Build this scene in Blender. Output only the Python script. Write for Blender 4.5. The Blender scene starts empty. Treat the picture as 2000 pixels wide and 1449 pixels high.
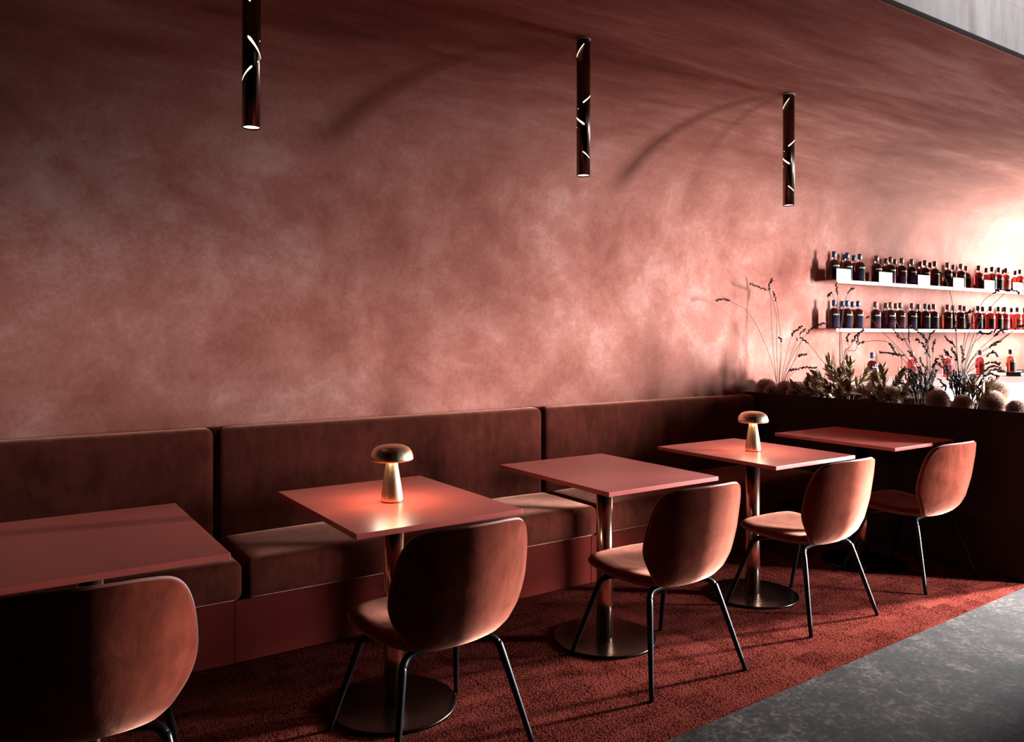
import bpy, bmesh, math, random
from mathutils import Vector, Matrix, Quaternion

# ------------------------------------------------------------------ camera, world, light, exposure
sc = bpy.context.scene
col = sc.collection
PI = math.pi
cam_d = bpy.data.cameras.new('camera')
cam = bpy.data.objects.new('camera', cam_d)
col.objects.link(cam)
cam.location = (0.0, 0.0, 1.3357)
cam.rotation_euler = (PI / 2, 0.0, -0.58202)
cam_d.sensor_width = 36.0
cam_d.lens = 36.0 * 1510.69 / 2000.0
cam_d.shift_y = -0.0351
cam_d.clip_start = 0.05
sc.camera = cam

world = bpy.data.worlds.new('daylight_sky')
sc.world = world
world.use_nodes = True
wn = world.node_tree.nodes
wn['Background'].inputs[0].default_value = (0.75, 0.85, 1.0, 1)
wn['Background'].inputs[1].default_value = 4.0

vs = sc.view_settings
vs.view_transform = 'Standard'
vs.look = 'None'
vs.exposure = 0.0
vs.gamma = 1.0
vs.use_curve_mapping = False

def area_light(name, loc, target, sx, sy, power, color, spread):
    d = bpy.data.lights.new(name, 'AREA')
    d.shape = 'RECTANGLE'
    d.size = sx
    d.size_y = sy
    d.energy = power
    d.color = color
    d.spread = math.radians(spread)
    o = bpy.data.objects.new(name, d)
    col.objects.link(o)
    o.location = loc
    o.rotation_euler = (Vector(target) - Vector(loc)).to_track_quat('-Z', 'Y').to_euler()
    return o

# daylight through the street windows (out of frame to the right, spread narrowed to shape the falloff) and the window at the end of the bar
RX = 7.0             # inner face of the street wall
WX = 10.2            # inner face of the wall at the end of the bar
area_light('daylight_street_window', (RX - 0.1, -0.35, 1.05), (4.35, 3.85, -0.65), 0.42, 1.5, 450, (0.94, 0.97, 1.0), 78)
area_light('daylight_side_window', (RX - 0.1, 1.45, 0.9), (1.3, 3.15, -0.35), 0.22, 0.5, 190, (0.98, 0.97, 0.98), 40)
area_light('daylight_bar_window', (WX - 0.12, 2.6, 1.75), (8.0, 3.85, 1.8), 1.0, 1.2, 165, (1.0, 0.92, 0.86), 75)
area_light('bulkhead_fill_light', (4.6, -4.88, 1.6), (4.1, 1.95, 3.95), 0.8, 0.8, 22, (0.98, 0.96, 0.97), 31)  # unseen fill light added to brighten the white bulkhead

# ------------------------------------------------------------------ helpers
def link(o, parent=None):
    col.objects.link(o)
    if parent is not None:
        o.parent = parent
    return o

def tag(o, label=None, cat=None, group=None, kind=None):
    if label: o['label'] = label
    if cat: o['category'] = cat
    if group: o['group'] = group
    if kind: o['kind'] = kind
    return o

def thing(name, label, cat, loc=(0, 0, 0), rz=0.0, group=None):
    o = bpy.data.objects.new(name, None)
    o.empty_display_size = 0.1
    link(o)
    o.location = loc
    o.rotation_euler = (0, 0, rz)
    return tag(o, label, cat, group)

def mesh(name, verts, faces, mat=None, smooth=True):
    me = bpy.data.meshes.new(name)
    me.from_pydata([tuple(v) for v in verts], [], faces)
    if smooth:
        me.polygons.foreach_set('use_smooth', [True] * len(me.polygons))
    if mat: me.materials.append(mat)
    me.update()
    return me

def fix_normals(me):
    bm = bmesh.new(); bm.from_mesh(me)
    bmesh.ops.recalc_face_normals(bm, faces=bm.faces[:])
    bm.to_mesh(me); bm.free()
    return me

def obj(name, me, parent=None, loc=None):
    o = bpy.data.objects.new(name, me)
    link(o, parent)
    if loc: o.location = loc
    return o

def join_parts(parts):
    V, F = [], []
    for v, f in parts:
        b = len(V)
        V += list(v)
        F += [tuple(i + b for i in q) for q in f]
    return V, F

def box_vf(x0, x1, y0, y1, z0, z1):
    V = [(x0, y0, z0), (x1, y0, z0), (x1, y1, z0), (x0, y1, z0), (x0, y0, z1), (x1, y0, z1), (x1, y1, z1), (x0, y1, z1)]
    F = [(0, 3, 2, 1), (4, 5, 6, 7), (0, 1, 5, 4), (1, 2, 6, 5), (2, 3, 7, 6), (3, 0, 4, 7)]
    return V, F

def bevel_box(name, dims, mat, bev=0.002, seg=2):
    me = mesh(name, *box_vf(*dims), mat, False)
    bm = bmesh.new(); bm.from_mesh(me)
    bmesh.ops.bevel(bm, geom=bm.edges[:], offset=bev, segments=seg, affect='EDGES', profile=0.5)
    bm.to_mesh(me); bm.free()
    return me

def lathe_vf(profile, n=48, cap=True):
    V, F = [], []
    for r, z in profile:
        for k in range(n):
            a = 2 * PI * k / n
            V.append((r * math.cos(a), r * math.sin(a), z))
    m = len(profile)
    for i in range(m - 1):
        for k in range(n):
            a, b = i * n + k, i * n + (k + 1) % n
            F.append((a, b, b + n, a + n))
    if cap:
        F.append(tuple(range(n - 1, -1, -1)))
        F.append(tuple((m - 1) * n + k for k in range(n)))
    return V, F

def tube_vf(pts, radii, n=10, cap=True):
    pts = [Vector(p) for p in pts]
    if not hasattr(radii, '__len__'): radii = [radii] * len(pts)
    V, F = [], []
    t0 = (pts[1] - pts[0]).normalized()
    up = Vector((0, 0, 1)) if abs(t0.z) < 0.9 else Vector((1, 0, 0))
    nrm = t0.cross(up).normalized()
    prev = t0
    for i, p in enumerate(pts):
        if i == 0: t = t0
        elif i == len(pts) - 1: t = (pts[i] - pts[i - 1]).normalized()
        else: t = ((pts[i] - pts[i - 1]).normalized() + (pts[i + 1] - pts[i]).normalized()).normalized()
        q = prev.rotation_difference(t)
        nrm = (q @ nrm).normalized()
        prev = t
        bn = t.cross(nrm)
        for k in range(n):
            a = 2 * PI * k / n
            V.append(p + (nrm * math.cos(a) + bn * math.sin(a)) * radii[i])
    for i in range(len(pts) - 1):
        for k in range(n):
            a, b = i * n + k, i * n + (k + 1) % n
            F.append((a, a + n, b + n, b))
    if cap:
        F.append(tuple(range(n)))
        F.append(tuple((len(pts) - 1) * n + k for k in range(n - 1, -1, -1)))
    return V, F

def catmull(pts, per=6, closed=False):
    pts = [Vector(p) for p in pts]
    n = len(pts)
    out = []
    rng = range(n) if closed else range(n - 1)
    for i in rng:
        if closed:
            p0, p1, p2, p3 = pts[(i - 1) % n], pts[i], pts[(i + 1) % n], pts[(i + 2) % n]
        else:
            p0 = pts[i - 1] if i > 0 else pts[0] * 2 - pts[1]
            p1, p2 = pts[i], pts[i + 1]
            p3 = pts[i + 2] if i + 2 < n else pts[-1] * 2 - pts[-2]
        for k in range(per):
            t = k / per
            out.append(0.5 * ((2 * p1) + (p2 - p0) * t + (2 * p0 - 5 * p1 + 4 * p2 - p3) * t * t + (3 * p1 - p0 - 3 * p2 + p3) * t ** 3))
    if not closed: out.append(pts[-1])
    return out

def interp(tab, x):
    if x <= tab[0][0]: return tab[0][1]
    for (a, u), (b, v) in zip(tab, tab[1:]):
        if x <= b:
            t = (x - a) / (b - a)
            return u + (v - u) * t
    return tab[-1][1]

def copy_tree(o, parent=None):
    c = o.copy()
    link(c)
    c.parent = parent
    for ch in list(o.children):
        copy_tree(ch, c)
    return c

def cushion(name, w, d, h, r, mat, puff_top=0.0, puff_front=0.0, n=(30, 12, 6)):
    """soft rounded box, origin at bottom centre"""
    V, F, idx = [], [], {}
    def put(p):
        c = Vector((max(-w / 2 + r, min(w / 2 - r, p[0])), max(-d / 2 + r, min(d / 2 - r, p[1])), max(-h / 2 + r, min(h / 2 - r, p[2]))))
        dv = Vector(p) - c
        if dv.length > 1e-9: q = c + dv.normalized() * r
        else: q = Vector(p)
        u, v, t = 2 * q.x / w, 2 * q.y / d, 2 * q.z / h
        if puff_top and q.z > h / 2 - r * 1.01: q.z += puff_top * (1 - u ** 4) * (1 - v ** 4)
        if puff_front and q.y < -d / 2 + r * 1.01: q.y -= puff_front * (1 - u ** 4) * (1 - t ** 4)
        key = (round(p[0], 5), round(p[1], 5), round(p[2], 5))
        if key not in idx:
            idx[key] = len(V); V.append((q.x, q.y, q.z + h / 2))
        return idx[key]
    def axis(L, m):
        a = [-L / 2, -L / 2 + r * 0.25, -L / 2 + r * 0.55, -L / 2 + r]
        inner = [-L / 2 + r + (L - 2 * r) * k / m for k in range(1, m)]
        return a + inner + [-v for v in reversed(a)]
    X, Y, Z = axis(w, n[0]), axis(d, n[1]), axis(h, n[2])
    def face(A, B, fn):
        for i in range(len(A) - 1):
            for j in range(len(B) - 1):
                F.append((put(fn(A[i], B[j])), put(fn(A[i + 1], B[j])), put(fn(A[i + 1], B[j + 1])), put(fn(A[i], B[j + 1]))))
    face(X, Y, lambda a, b: (a, b, h / 2)); face(X, Y, lambda a, b: (a, b, -h / 2))
    face(X, Z, lambda a, b: (a, -d / 2, b)); face(X, Z, lambda a, b: (a, d / 2, b))
    face(Y, Z, lambda a, b: (-w / 2, a, b)); face(Y, Z, lambda a, b: (w / 2, a, b))
    return fix_normals(mesh(name, V, F, mat))

ORD = ['first', 'second', 'third', 'fourth', 'fifth', 'sixth', 'seventh', 'eighth', 'ninth', 'tenth', 'eleventh', 'twelfth', 'thirteenth',
       'fourteenth', 'fifteenth', 'sixteenth', 'seventeenth', 'eighteenth', 'nineteenth', 'twentieth', 'twenty-first', 'twenty-second',
       'twenty-third', 'twenty-fourth', 'twenty-fifth', 'twenty-sixth', 'twenty-seventh', 'twenty-eighth', 'twenty-ninth', 'thirtieth']

# ------------------------------------------------------------------ materials
def new_mat(name):
    m = bpy.data.materials.new(name)
    m.use_nodes = True
    nt = m.node_tree
    return m, nt, nt.nodes['Principled BSDF']

def N(nt, typ, **kw):
    n = nt.nodes.new(typ)
    for k, v in kw.items(): setattr(n, k, v)
    return n

def plain(name, color, rough=0.5, metal=0.0, spec=0.5, **inp):
    m, nt, b = new_mat(name)
    b.inputs['Base Color'].default_value = (*color, 1)
    b.inputs['Roughness'].default_value = rough
    b.inputs['Metallic'].default_value = metal
    b.inputs['Specular IOR Level'].default_value = spec
    for k, v in inp.items():
        b.inputs[k.replace('_', ' ')].default_value = v
    return m

def coords(nt, kind, scale=(1, 1, 1)):
    if kind == 'pos':
        g = N(nt, 'ShaderNodeNewGeometry'); s = g.outputs['Position']
    else:
        g = N(nt, 'ShaderNodeTexCoord'); s = g.outputs['Object']
    mp = N(nt, 'ShaderNodeMapping')
    mp.inputs['Scale'].default_value = scale
    nt.links.new(s, mp.inputs['Vector'])
    return mp.outputs['Vector']

def noise(nt, vec, scale, detail=6, rough=0.6, dist=0.0):
    n = N(nt, 'ShaderNodeTexNoise')
    n.inputs['Scale'].default_value = scale
    n.inputs['Detail'].default_value = detail
    n.inputs['Roughness'].default_value = rough
    n.inputs['Distortion'].default_value = dist
    nt.links.new(vec, n.inputs['Vector'])
    return n.outputs['Fac']

def ramp(nt, fac, stops):
    r = N(nt, 'ShaderNodeValToRGB')
    el = r.color_ramp.elements
    while len(el) < len(stops): el.new(0.5)
    for e, (p, c) in zip(el, stops):
        e.position = p; e.color = (*c, 1)
    nt.links.new(fac, r.inputs['Fac'])
    return r.outputs['Color']

def mathn(nt, op, a, b):
    n = N(nt, 'ShaderNodeMath', operation=op)
    for i, v in enumerate((a, b)):
        if isinstance(v, (int, float)): n.inputs[i].default_value = v
        else: nt.links.new(v, n.inputs[i])
    return n.outputs[0]

def mixf(nt, f, a, b):
    n = N(nt, 'ShaderNodeMix', data_type='FLOAT')
    for i, v in zip((0, 2, 3), (f, a, b)):
        if isinstance(v, (int, float)): n.inputs[i].default_value = v
        else: nt.links.new(v, n.inputs[i])
    return n.outputs[0]

def bump(nt, b, h, strength=0.3, dist=0.01):
    n = N(nt, 'ShaderNodeBump')
    n.inputs['Strength'].default_value = strength
    n.inputs['Distance'].default_value = dist
    nt.links.new(h, n.inputs['Height'])
    nt.links.new(n.outputs['Normal'], b.inputs['Normal'])

def plaster(name, stops, stroke_scale=(0.28, 1.5, 1.0)):
    """troweled mineral plaster: clouded on the wall, long strokes on the ceiling"""
    m, nt, b = new_mat(name)
    v1 = coords(nt, 'pos')
    v2 = coords(nt, 'pos', stroke_scale)
    cloud = mixf(nt, 0.33, noise(nt, v1, 1.15, 8, 0.62, 0.25), noise(nt, v1, 4.2, 8, 0.66, 0.4))
    stroke = mixf(nt, 0.4, noise(nt, v2, 1.6, 8, 0.6, 0.5), noise(nt, v2, 6.5, 6, 0.6, 0.4))
    sep = N(nt, 'ShaderNodeSeparateXYZ')
    g = N(nt, 'ShaderNodeNewGeometry')
    nt.links.new(g.outputs['Position'], sep.inputs[0])
    mr = N(nt, 'ShaderNodeMapRange')
    mr.inputs['From Min'].default_value = 2.15
    mr.inputs['From Max'].default_value = 2.7
    nt.links.new(sep.outputs['Z'], mr.inputs['Value'])
    fac = mixf(nt, mr.outputs[0], cloud, stroke)
    grain = noise(nt, v1, 48, 6, 0.75)
    fac2 = mathn(nt, 'ADD', fac, mathn(nt, 'MULTIPLY', mathn(nt, 'SUBTRACT', grain, 0.5), 0.17))
    c = ramp(nt, fac2, stops)
    nt.links.new(c, b.inputs['Base Color'])
    b.inputs['Roughness'].default_value = 0.82
    b.inputs['Specular IOR Level'].default_value = 0.25
    bump(nt, b, mathn(nt, 'ADD', fac, mathn(nt, 'MULTIPLY', grain, 0.12)), 0.22, 0.02)
    return m

M = {}
M['plaster'] = plaster('terracotta_plaster', [(0.335, (0.140, 0.034, 0.022)), (0.455, (0.230, 0.067, 0.046)), (0.55, (0.310, 0.112, 0.085)), (0.68, (0.435, 0.225, 0.190))])
M['white_plaster'] = plaster('white_plaster', [(0.34, (0.46, 0.40, 0.40)), (0.5, (0.64, 0.585, 0.58)), (0.66, (0.74, 0.70, 0.69))], (2.2, 1.5, 0.4))
M['dark_wall'] = plain('charcoal_paint', (0.035, 0.03, 0.03), 0.8)
M['grey_wall'] = plain('grey_paint', (0.06, 0.05, 0.05), 0.8)

def concrete():
    m, nt, b = new_mat('dark_concrete')
    v = coords(nt, 'pos')
    a = noise(nt, v, 5.0, 10, 0.70, 0.3)
    s = noise(nt, v, 46, 8, 0.82, 0.1)
    f = mixf(nt, 0.6, a, s)
    c = ramp(nt, f, [(0.41, (0.0016, 0.0009, 0.0007)), (0.475, (0.0085, 0.0058, 0.0048)), (0.525, (0.020, 0.0148, 0.0126)), (0.60, (0.075, 0.058, 0.050))])
    nt.links.new(c, b.inputs['Base Color'])
    rr = N(nt, 'ShaderNodeMapRange')
    b.inputs['Specular IOR Level'].default_value = 0.05
    rr.inputs['To Min'].default_value = 0.65; rr.inputs['To Max'].default_value = 0.95
    nt.links.new(s, rr.inputs['Value']); nt.links.new(rr.outputs[0], b.inputs['Roughness'])
    bump(nt, b, s, 0.25, 0.006)
    return m
M['concrete'] = concrete()

def velvet(name, base, sheen, tint, rough_s=0.35, spec=0.15):
    m, nt, b = new_mat(name)
    v = coords(nt, 'pos')
    big = noise(nt, v, 9, 4, 0.6, 0.6)
    vst = coords(nt, 'pos', (1, 1, 0.25))
    brushed = noise(nt, vst, 22, 5, 0.65, 0.8)
    f = mixf(nt, 0.5, big, brushed)
    lo = tuple(c * 0.62 for c in base); hi = tuple(min(1, c * 1.35) for c in base)
    nt.links.new(ramp(nt, f, [(0.35, lo), (0.65, hi)]), b.inputs['Base Color'])
    b.inputs['Roughness'].default_value = 0.75
    b.inputs['Specular IOR Level'].default_value = spec
    mr = N(nt, 'ShaderNodeMapRange')
    mr.inputs['From Min'].default_value = 0.3; mr.inputs['From Max'].default_value = 0.7
    mr.inputs['To Min'].default_value = sheen * 0.7; mr.inputs['To Max'].default_value = sheen
    nt.links.new(f, mr.inputs['Value'])
    nt.links.new(mr.outputs[0], b.inputs['Sheen Weight'])
    b.inputs['Sheen Tint'].default_value = (*tint, 1)
    b.inputs['Sheen Roughness'].default_value = rough_s
    fine = noise(nt, v, 420, 2, 0.5)
    bump(nt, b, mathn(nt, 'ADD', mathn(nt, 'MULTIPLY', big, 1.0), mathn(nt, 'MULTIPLY', fine, 0.12)), 0.14, 0.012)
    return m
M['chair_velvet'] = velvet('rust_velvet', (0.16, 0.032, 0.019), 0.9, (1.0, 0.42, 0.29), 0.35, 0.0)
M['seat_velvet'] = velvet('lit_brushed_velvet', (0.075, 0.017, 0.011), 1.0, (1.0, 0.42, 0.30), 0.28, 0.0)  # bench velvet with base and sheen raised to imitate light on the seats
M['bench_velvet'] = velvet('dark_rust_velvet', (0.055, 0.012, 0.008), 0.6, (1.0, 0.40, 0.28), 0.42, 0.0)
M['piping'] = plain('velvet_piping', (0.24, 0.06, 0.045), 0.6, Sheen_Weight=0.5)

def lacquer():
    m, nt, b = new_mat('terracotta_laminate')
    v = coords(nt, 'pos')
    n = noise(nt, v, 5, 3, 0.5)
    nt.links.new(ramp(nt, n, [(0.3, (0.54, 0.100, 0.078)), (0.7, (0.59, 0.116, 0.092))]), b.inputs['Base Color'])
    b.inputs['Roughness'].default_value = 0.30
    b.inputs['Specular IOR Level'].default_value = 0.85
    return m
M['laminate'] = lacquer()

def brushed(name, c, rough, sc_z=0.02):
    m, nt, b = new_mat(name)
    v = coords(nt, 'obj', (1, 1, sc_z))
    n = noise(nt, v, 140, 3, 0.6)
    mr = N(nt, 'ShaderNodeMapRange')
    mr.inputs['To Min'].default_value = rough - 0.06; mr.inputs['To Max'].default_value = rough + 0.08
    nt.links.new(n, mr.inputs['Value']); nt.links.new(mr.outputs[0], b.inputs['Roughness'])
    b.inputs['Base Color'].default_value = (*c, 1)
    b.inputs['Metallic'].default_value = 1.0
    bump(nt, b, n, 0.05, 0.002)
    return m
M['column'] = brushed('brushed_rose_brass', (0.76, 0.47, 0.35), 0.17)
M['brass'] = brushed('brushed_brass', (0.92, 0.68, 0.43), 0.29)
M['disc'] = brushed('dark_bronze', (0.035, 0.026, 0.021), 0.24, 1.0)
M['black_steel'] = plain('black_steel', (0.004, 0.004, 0.005), 0.30, 0.0, 0.22)
M['pendant_metal'] = plain('blackened_bronze', (0.12, 0.078, 0.064), 0.22, 1.0)
M['planter'] = plain('black_stained_planter', (0.032, 0.022, 0.020), 0.9, 0.0, 0.0)
M['soil'] = plain('dark_soil', (0.03, 0.02, 0.015), 0.9)
M['outlet'] = plain('black_plastic', (0.01, 0.01, 0.01), 0.4)
M['base_panel'] = plain('dark_red_painted_board', (0.085, 0.012, 0.009), 0.8, 0.0, 0.0)
M['shelf'] = plain('pale_pink_steel', (0.36, 0.245, 0.215), 0.5)
M['card'] = plain('cream_card', (0.36, 0.32, 0.29), 0.7)
M['white_counter'] = plain('white_counter', (0.78, 0.77, 0.77), 0.4)
M['counter_edge'] = plain('grey_counter_edge', (0.42, 0.46, 0.48), 0.4)
M['black_tray'] = plain('black_rubber', (0.012, 0.012, 0.012), 0.6)
M['frame'] = plain('black_window_frame', (0.015, 0.015, 0.015), 0.4)

def emit(name, c, s):
    m, nt, b = new_mat(name)
    b.inputs['Base Color'].default_value = (0.8, 0.7, 0.6, 1)
    b.inputs['Emission Color'].default_value = (*c, 1)
    b.inputs['Emission Strength'].default_value = s
    return m
M['slit_glow'] = emit('warm_light_slit', (1.0, 0.62, 0.36), 9.0)
M['hole_glow'] = emit('warm_light_hole', (1.0, 0.85, 0.75), 4.0)
M['bulb_glow'] = emit('warm_bulb', (1.0, 0.86, 0.70), 6.0)
M['lamp_glow'] = emit('lamp_led_ring', (1.0, 0.66, 0.36), 14.0)

def glass(name, c, rough=0.02, trans=1.0):
    return plain(name, c, rough, 0.0, 0.5, Transmission_Weight=trans, IOR=1.4)
M['pane'] = glass('window_glass', (1, 1, 1), 0.0)

# carpet: looped pile with a relief of low and high rectangles
def carpet():
    m, nt, b = new_mat('terracotta_loop_carpet')
    v = coords(nt, 'pos')
    def blocks(scale):
        br = N(nt, 'ShaderNodeTexBrick')
        br.inputs['Scale'].default_value = 1.0
        br.inputs['Brick Width'].default_value = scale[0]
        br.inputs['Row Height'].default_value = scale[1]
        br.inputs['Mortar Size'].default_value = 0.0
        br.inputs['Color1'].default_value = (0, 0, 0, 1)
        br.inputs['Color2'].default_value = (1, 1, 1, 1)
        br.offset = 0.37
        nt.links.new(v, br.inputs['Vector'])
        return br.outputs['Color']
    b1 = blocks((0.21, 0.055)); b2 = blocks((0.085, 0.17))
    mx = mathn(nt, 'MAXIMUM', b1, mathn(nt, 'MULTIPLY', b2, 0.9))
    mn = mathn(nt, 'MULTIPLY', b1, b2)
    pat = mixf(nt, 0.5, mx, mn)
    loop = N(nt, 'ShaderNodeTexVoronoi')
    loop.inputs['Scale'].default_value = 125
    nt.links.new(v, loop.inputs['Vector'])
    fuzz = noise(nt, v, 240, 3, 0.6)
    lp = mathn(nt, 'SUBTRACT', 1.0, loop.outputs['Distance'])
    amp = mixf(nt, pat, 1.0, 0.22)
    tex = mathn(nt, 'ADD', mathn(nt, 'MULTIPLY', mathn(nt, 'SUBTRACT', mathn(nt, 'ADD', lp, fuzz), 1.05), mathn(nt, 'MULTIPLY', amp, 2.2)), 0.5)
    big = noise(nt, v, 3.0, 5, 0.6)
    f = mixf(nt, 0.25, mixf(nt, 0.35, tex, pat), big)
    c = ramp(nt, f, [(0.18, (0.026, 0.0042, 0.003)), (0.5, (0.074, 0.0134, 0.0098)), (0.8, (0.122, 0.0275, 0.0205))])
    nt.links.new(c, b.inputs['Base Color'])
    b.inputs['Roughness'].default_value = 0.95
    b.inputs['Specular IOR Level'].default_value = 0.0
    h = mathn(nt, 'ADD', mathn(nt, 'MULTIPLY', tex, 0.5), mathn(nt, 'MULTIPLY', pat, 0.6))
    bump(nt, b, h, 1.0, 0.007)
    return m
M['carpet'] = carpet()

# ------------------------------------------------------------------ the setting
YW = 3.85            # plaster wall behind the banquette
ZC = 2.80            # flat part of the vaulted ceiling
YE = 1.95            # free edge of the low ceiling
RC = 0.85            # radius of the cove
X0, X1 = -4.0, WX

def struct(name, me, parent=None):
    o = obj(name, me, parent)
    if parent is None: o['kind'] = 'structure'
    return o

def box_mesh(name, dims, mat): return mesh(name, *box_vf(*dims), mat, False)

struct('floor', box_mesh('floor', (X0, X1, -5.0, YW + 0.2, -0.106, -0.006), M['concrete']))
ZW = 1.60            # joint between wall and coved ceiling mesh
struct('wall_back', box_mesh('wall_back', (X0, X1, YW, YW + 0.2, -0.006, ZW), M['plaster']))

# cove and flat soffit as one continuous plaster shell with thickness
prof = [(YW, ZW), (YW, ZC - RC - 0.08), (YW, ZC - RC - 0.02)]
for k in range(33):
    a = PI / 2 * k / 32
    prof.append((YW - RC + RC * math.cos(a), ZC - RC + RC * math.sin(a)))
prof += [(2.95, ZC), (2.6, ZC), (2.2, ZC), (YE, ZC)]
V = [(x, y, z) for x in (X0, X1) for (y, z) in prof]
n = len(prof)
F = [(i, i + 1, n + i + 1, n + i) for i in range(n - 1)]
outer = [(YE, ZC), (YE, ZC + 0.25), (YW - 0.9, ZC + 0.25), (YW + 0.2, ZC + 0.05), (YW + 0.2, ZW), (YW, ZW)]
b0 = len(V); m = len(outer)
V += [(x, y, z) for x in (X0, X1) for (y, z) in outer]
F2 = [(b0 + i, b0 + i + 1, b0 + m + i + 1, b0 + m + i) for i in range(m - 1)]
me = mesh('ceiling', V, F + F2, M['plaster'], False)
for p in me.polygons: p.use_smooth = p.index < len(F)
struct('ceiling', me)
struct('trim_1', box_mesh('trim_1', (X0, X1, YE - 0.018, YE - 0.001, ZC + 0.006, ZC + 0.0165), M['dark_wall']))
struct('wall_bulkhead', box_mesh('wall_bulkhead', (X0, X1, YE - 0.02, YE + 0.1, ZC + 0.255, 4.4), M['white_plaster']))
struct('wall_fascia', box_mesh('wall_fascia', (X0, X1, YE - 0.02, YE - 0.001, ZC + 0.017, ZC + 0.254), M['white_plaster']))
struct('ceiling_upper', box_mesh('ceiling_upper', (X0, X1, -5.0, YE - 0.021, 4.4, 4.5), M['grey_wall']))
struct('wall_left', box_mesh('wall_left', (X0 - 0.2, X0, -5.0, YW, -0.006, 4.4), M['dark_wall']))
fw = [box_vf(X0, 4.1, -5.2, -5.0, -0.006, 4.4), box_vf(5.1, X1, -5.2, -5.0, -0.006, 4.4), box_vf(4.1, 5.1, -5.2, -5.0, -0.006, 1.1), box_vf(4.1, 5.1, -5.2, -5.0, 2.1, 4.4)]
struct('wall_front', mesh('wall_front', *join_parts(fw), M['dark_wall'], False))
ff = [box_vf(4.1, 4.15, -5.12, -5.06, 1.1, 2.1), box_vf(5.05, 5.1, -5.12, -5.06, 1.1, 2.1), box_vf(4.15, 5.05, -5.12, -5.06, 1.1, 1.15), box_vf(4.15, 5.05, -5.12, -5.06, 2.05, 2.1)]
w4 = struct('window_4', mesh('window_frame', *join_parts(ff), M['frame'], False))  # unseen window added around the bulkhead fill light
obj('pane', box_mesh('pane', (4.15, 5.05, -5.095, -5.087, 1.15, 2.05), M['pane']), w4)

# street wall with two window openings, return wall and bar end wall with one (all out of frame)
def window_wall(name, xw, ya, yb, wins, first):
    segs = []
    ys = ya
    for a, b_, z0, z1 in wins:
        segs.append(box_vf(xw, xw + 0.2, ys, a, -0.006, 4.4))
        segs.append(box_vf(xw, xw + 0.2, a, b_, -0.006, z0))
        segs.append(box_vf(xw, xw + 0.2, a, b_, z1, 4.4))
        ys = b_
    segs.append(box_vf(xw, xw + 0.2, ys, yb, -0.006, 4.4))
    struct(name, mesh(name, *join_parts(segs), M['grey_wall'], False))
    for i, (a, b_, z0, z1) in enumerate(wins):
        fr = []
        for y0, y1, q0, q1 in [(a, a + 0.05, z0, z1), (b_ - 0.05, b_, z0, z1), (a + 0.05, b_ - 0.05, z0, z0 + 0.05), (a + 0.05, b_ - 0.05, z1 - 0.05, z1)]:
            fr.append(box_vf(xw + 0.05, xw + 0.11, y0, y1, q0, q1))
        w = struct('window_%d' % (first + i), mesh('window_frame', *join_parts(fr), M['frame'], False))
        obj('pane', box_mesh('pane', (xw + 0.075, xw + 0.083, a + 0.05, b_ - 0.05, z0 + 0.05, z1 - 0.05), M['pane']), w)
window_wall('wall_right', RX, -5.0, 1.6, [(-0.62, -0.08, 0.25, 1.85), (1.3, 1.59, 0.6, 1.2)], 1)
struct('wall_return', box_mesh('wall_return', (RX + 0.2, X1, 1.4, 1.6, -0.006, 4.4), M['grey_wall']))
window_wall('wall_bar_end', X1, 1.4, YW + 0.2, [(2.05, 3.15, 1.1, 2.4)], 3)

# ------------------------------------------------------------------ carpet of square tiles
cp = thing('carpet', 'terracotta red carpet of square loop-pile tiles under the tables', 'carpet', (0, 0, 0))
bx = [1.525 + 0.511 * k for k in range(-9, 7)]
bx = [v for v in bx if v < 4.55] + [4.597]
by = [None, 2.44, 2.95, 3.246]
def edge_y(x): return 1.80 + 0.03 * x
g = 0.0004
for i in range(len(bx) - 1):
    xa, xb = bx[i] + g, bx[i + 1] - g
    for j in range(3):
        ya0 = edge_y(xa) if j == 0 else by[j] + g
        yb0 = edge_y(xb) if j == 0 else by[j] + g
        y1 = by[j + 1] - g
        zt = random.Random(i * 7 + j).uniform(-0.0006, 0.0)
        c = 0.0009
        V = [(xa, ya0, -0.006), (xb, yb0, -0.006), (xb, y1, -0.006), (xa, y1, -0.006),
             (xa, ya0, zt - c), (xb, yb0, zt - c), (xb, y1, zt - c), (xa, y1, zt - c),
             (xa + c, ya0 + c, zt), (xb - c, yb0 + c, zt), (xb - c, y1 - c, zt), (xa + c, y1 - c, zt)]
        F = [(3, 2, 1, 0), (0, 1, 5, 4), (1, 2, 6, 5), (2, 3, 7, 6), (3, 0, 4, 7), (4, 5, 9, 8), (5, 6, 10, 9), (6, 7, 11, 10), (7, 4, 8, 11), (8, 9, 10, 11)]
        obj('carpet_tile', mesh('carpet_tile', V, F, M['carpet'], False), cp)

# ------------------------------------------------------------------ banquette
xb_ = [-2.91, -1.05, 0.787, 2.65, 4.595]
base = thing('banquette_base', 'dark red boarded plinth carrying the long banquette along the plaster wall', 'bench base', (0, 3.25, 0))
for a, b_ in zip(xb_, xb_[1:]):
    obj('panel', bevel_box('panel', (a + 0.0012, b_ - 0.0012, 0.0, YW - 3.25 - 0.004, 0.0, 0.252), M['base_panel'], 0.0012, 1), base)
xc = [-2.90, -1.04, 0.82, 2.685, 4.594]
names = ['leftmost at the frame edge', 'left of the middle', 'middle', 'beside the dark planter']
seat_lab = ['rust velvet banquette seat cushion beyond the left edge of the picture', 'rust velvet banquette seat cushion under the cropped left table',
            'rust velvet banquette seat cushion behind the table with the nearer brass lamp', 'rust velvet banquette seat cushion running up to the dark planter']
back_lab = ['rust velvet banquette back cushion beyond the left edge of the picture', 'rust velvet banquette back cushion behind the cropped left table',
            'rust velvet banquette back cushion, the middle one below the plaster wall', 'rust velvet banquette back cushion running up to the dark planter']
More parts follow.
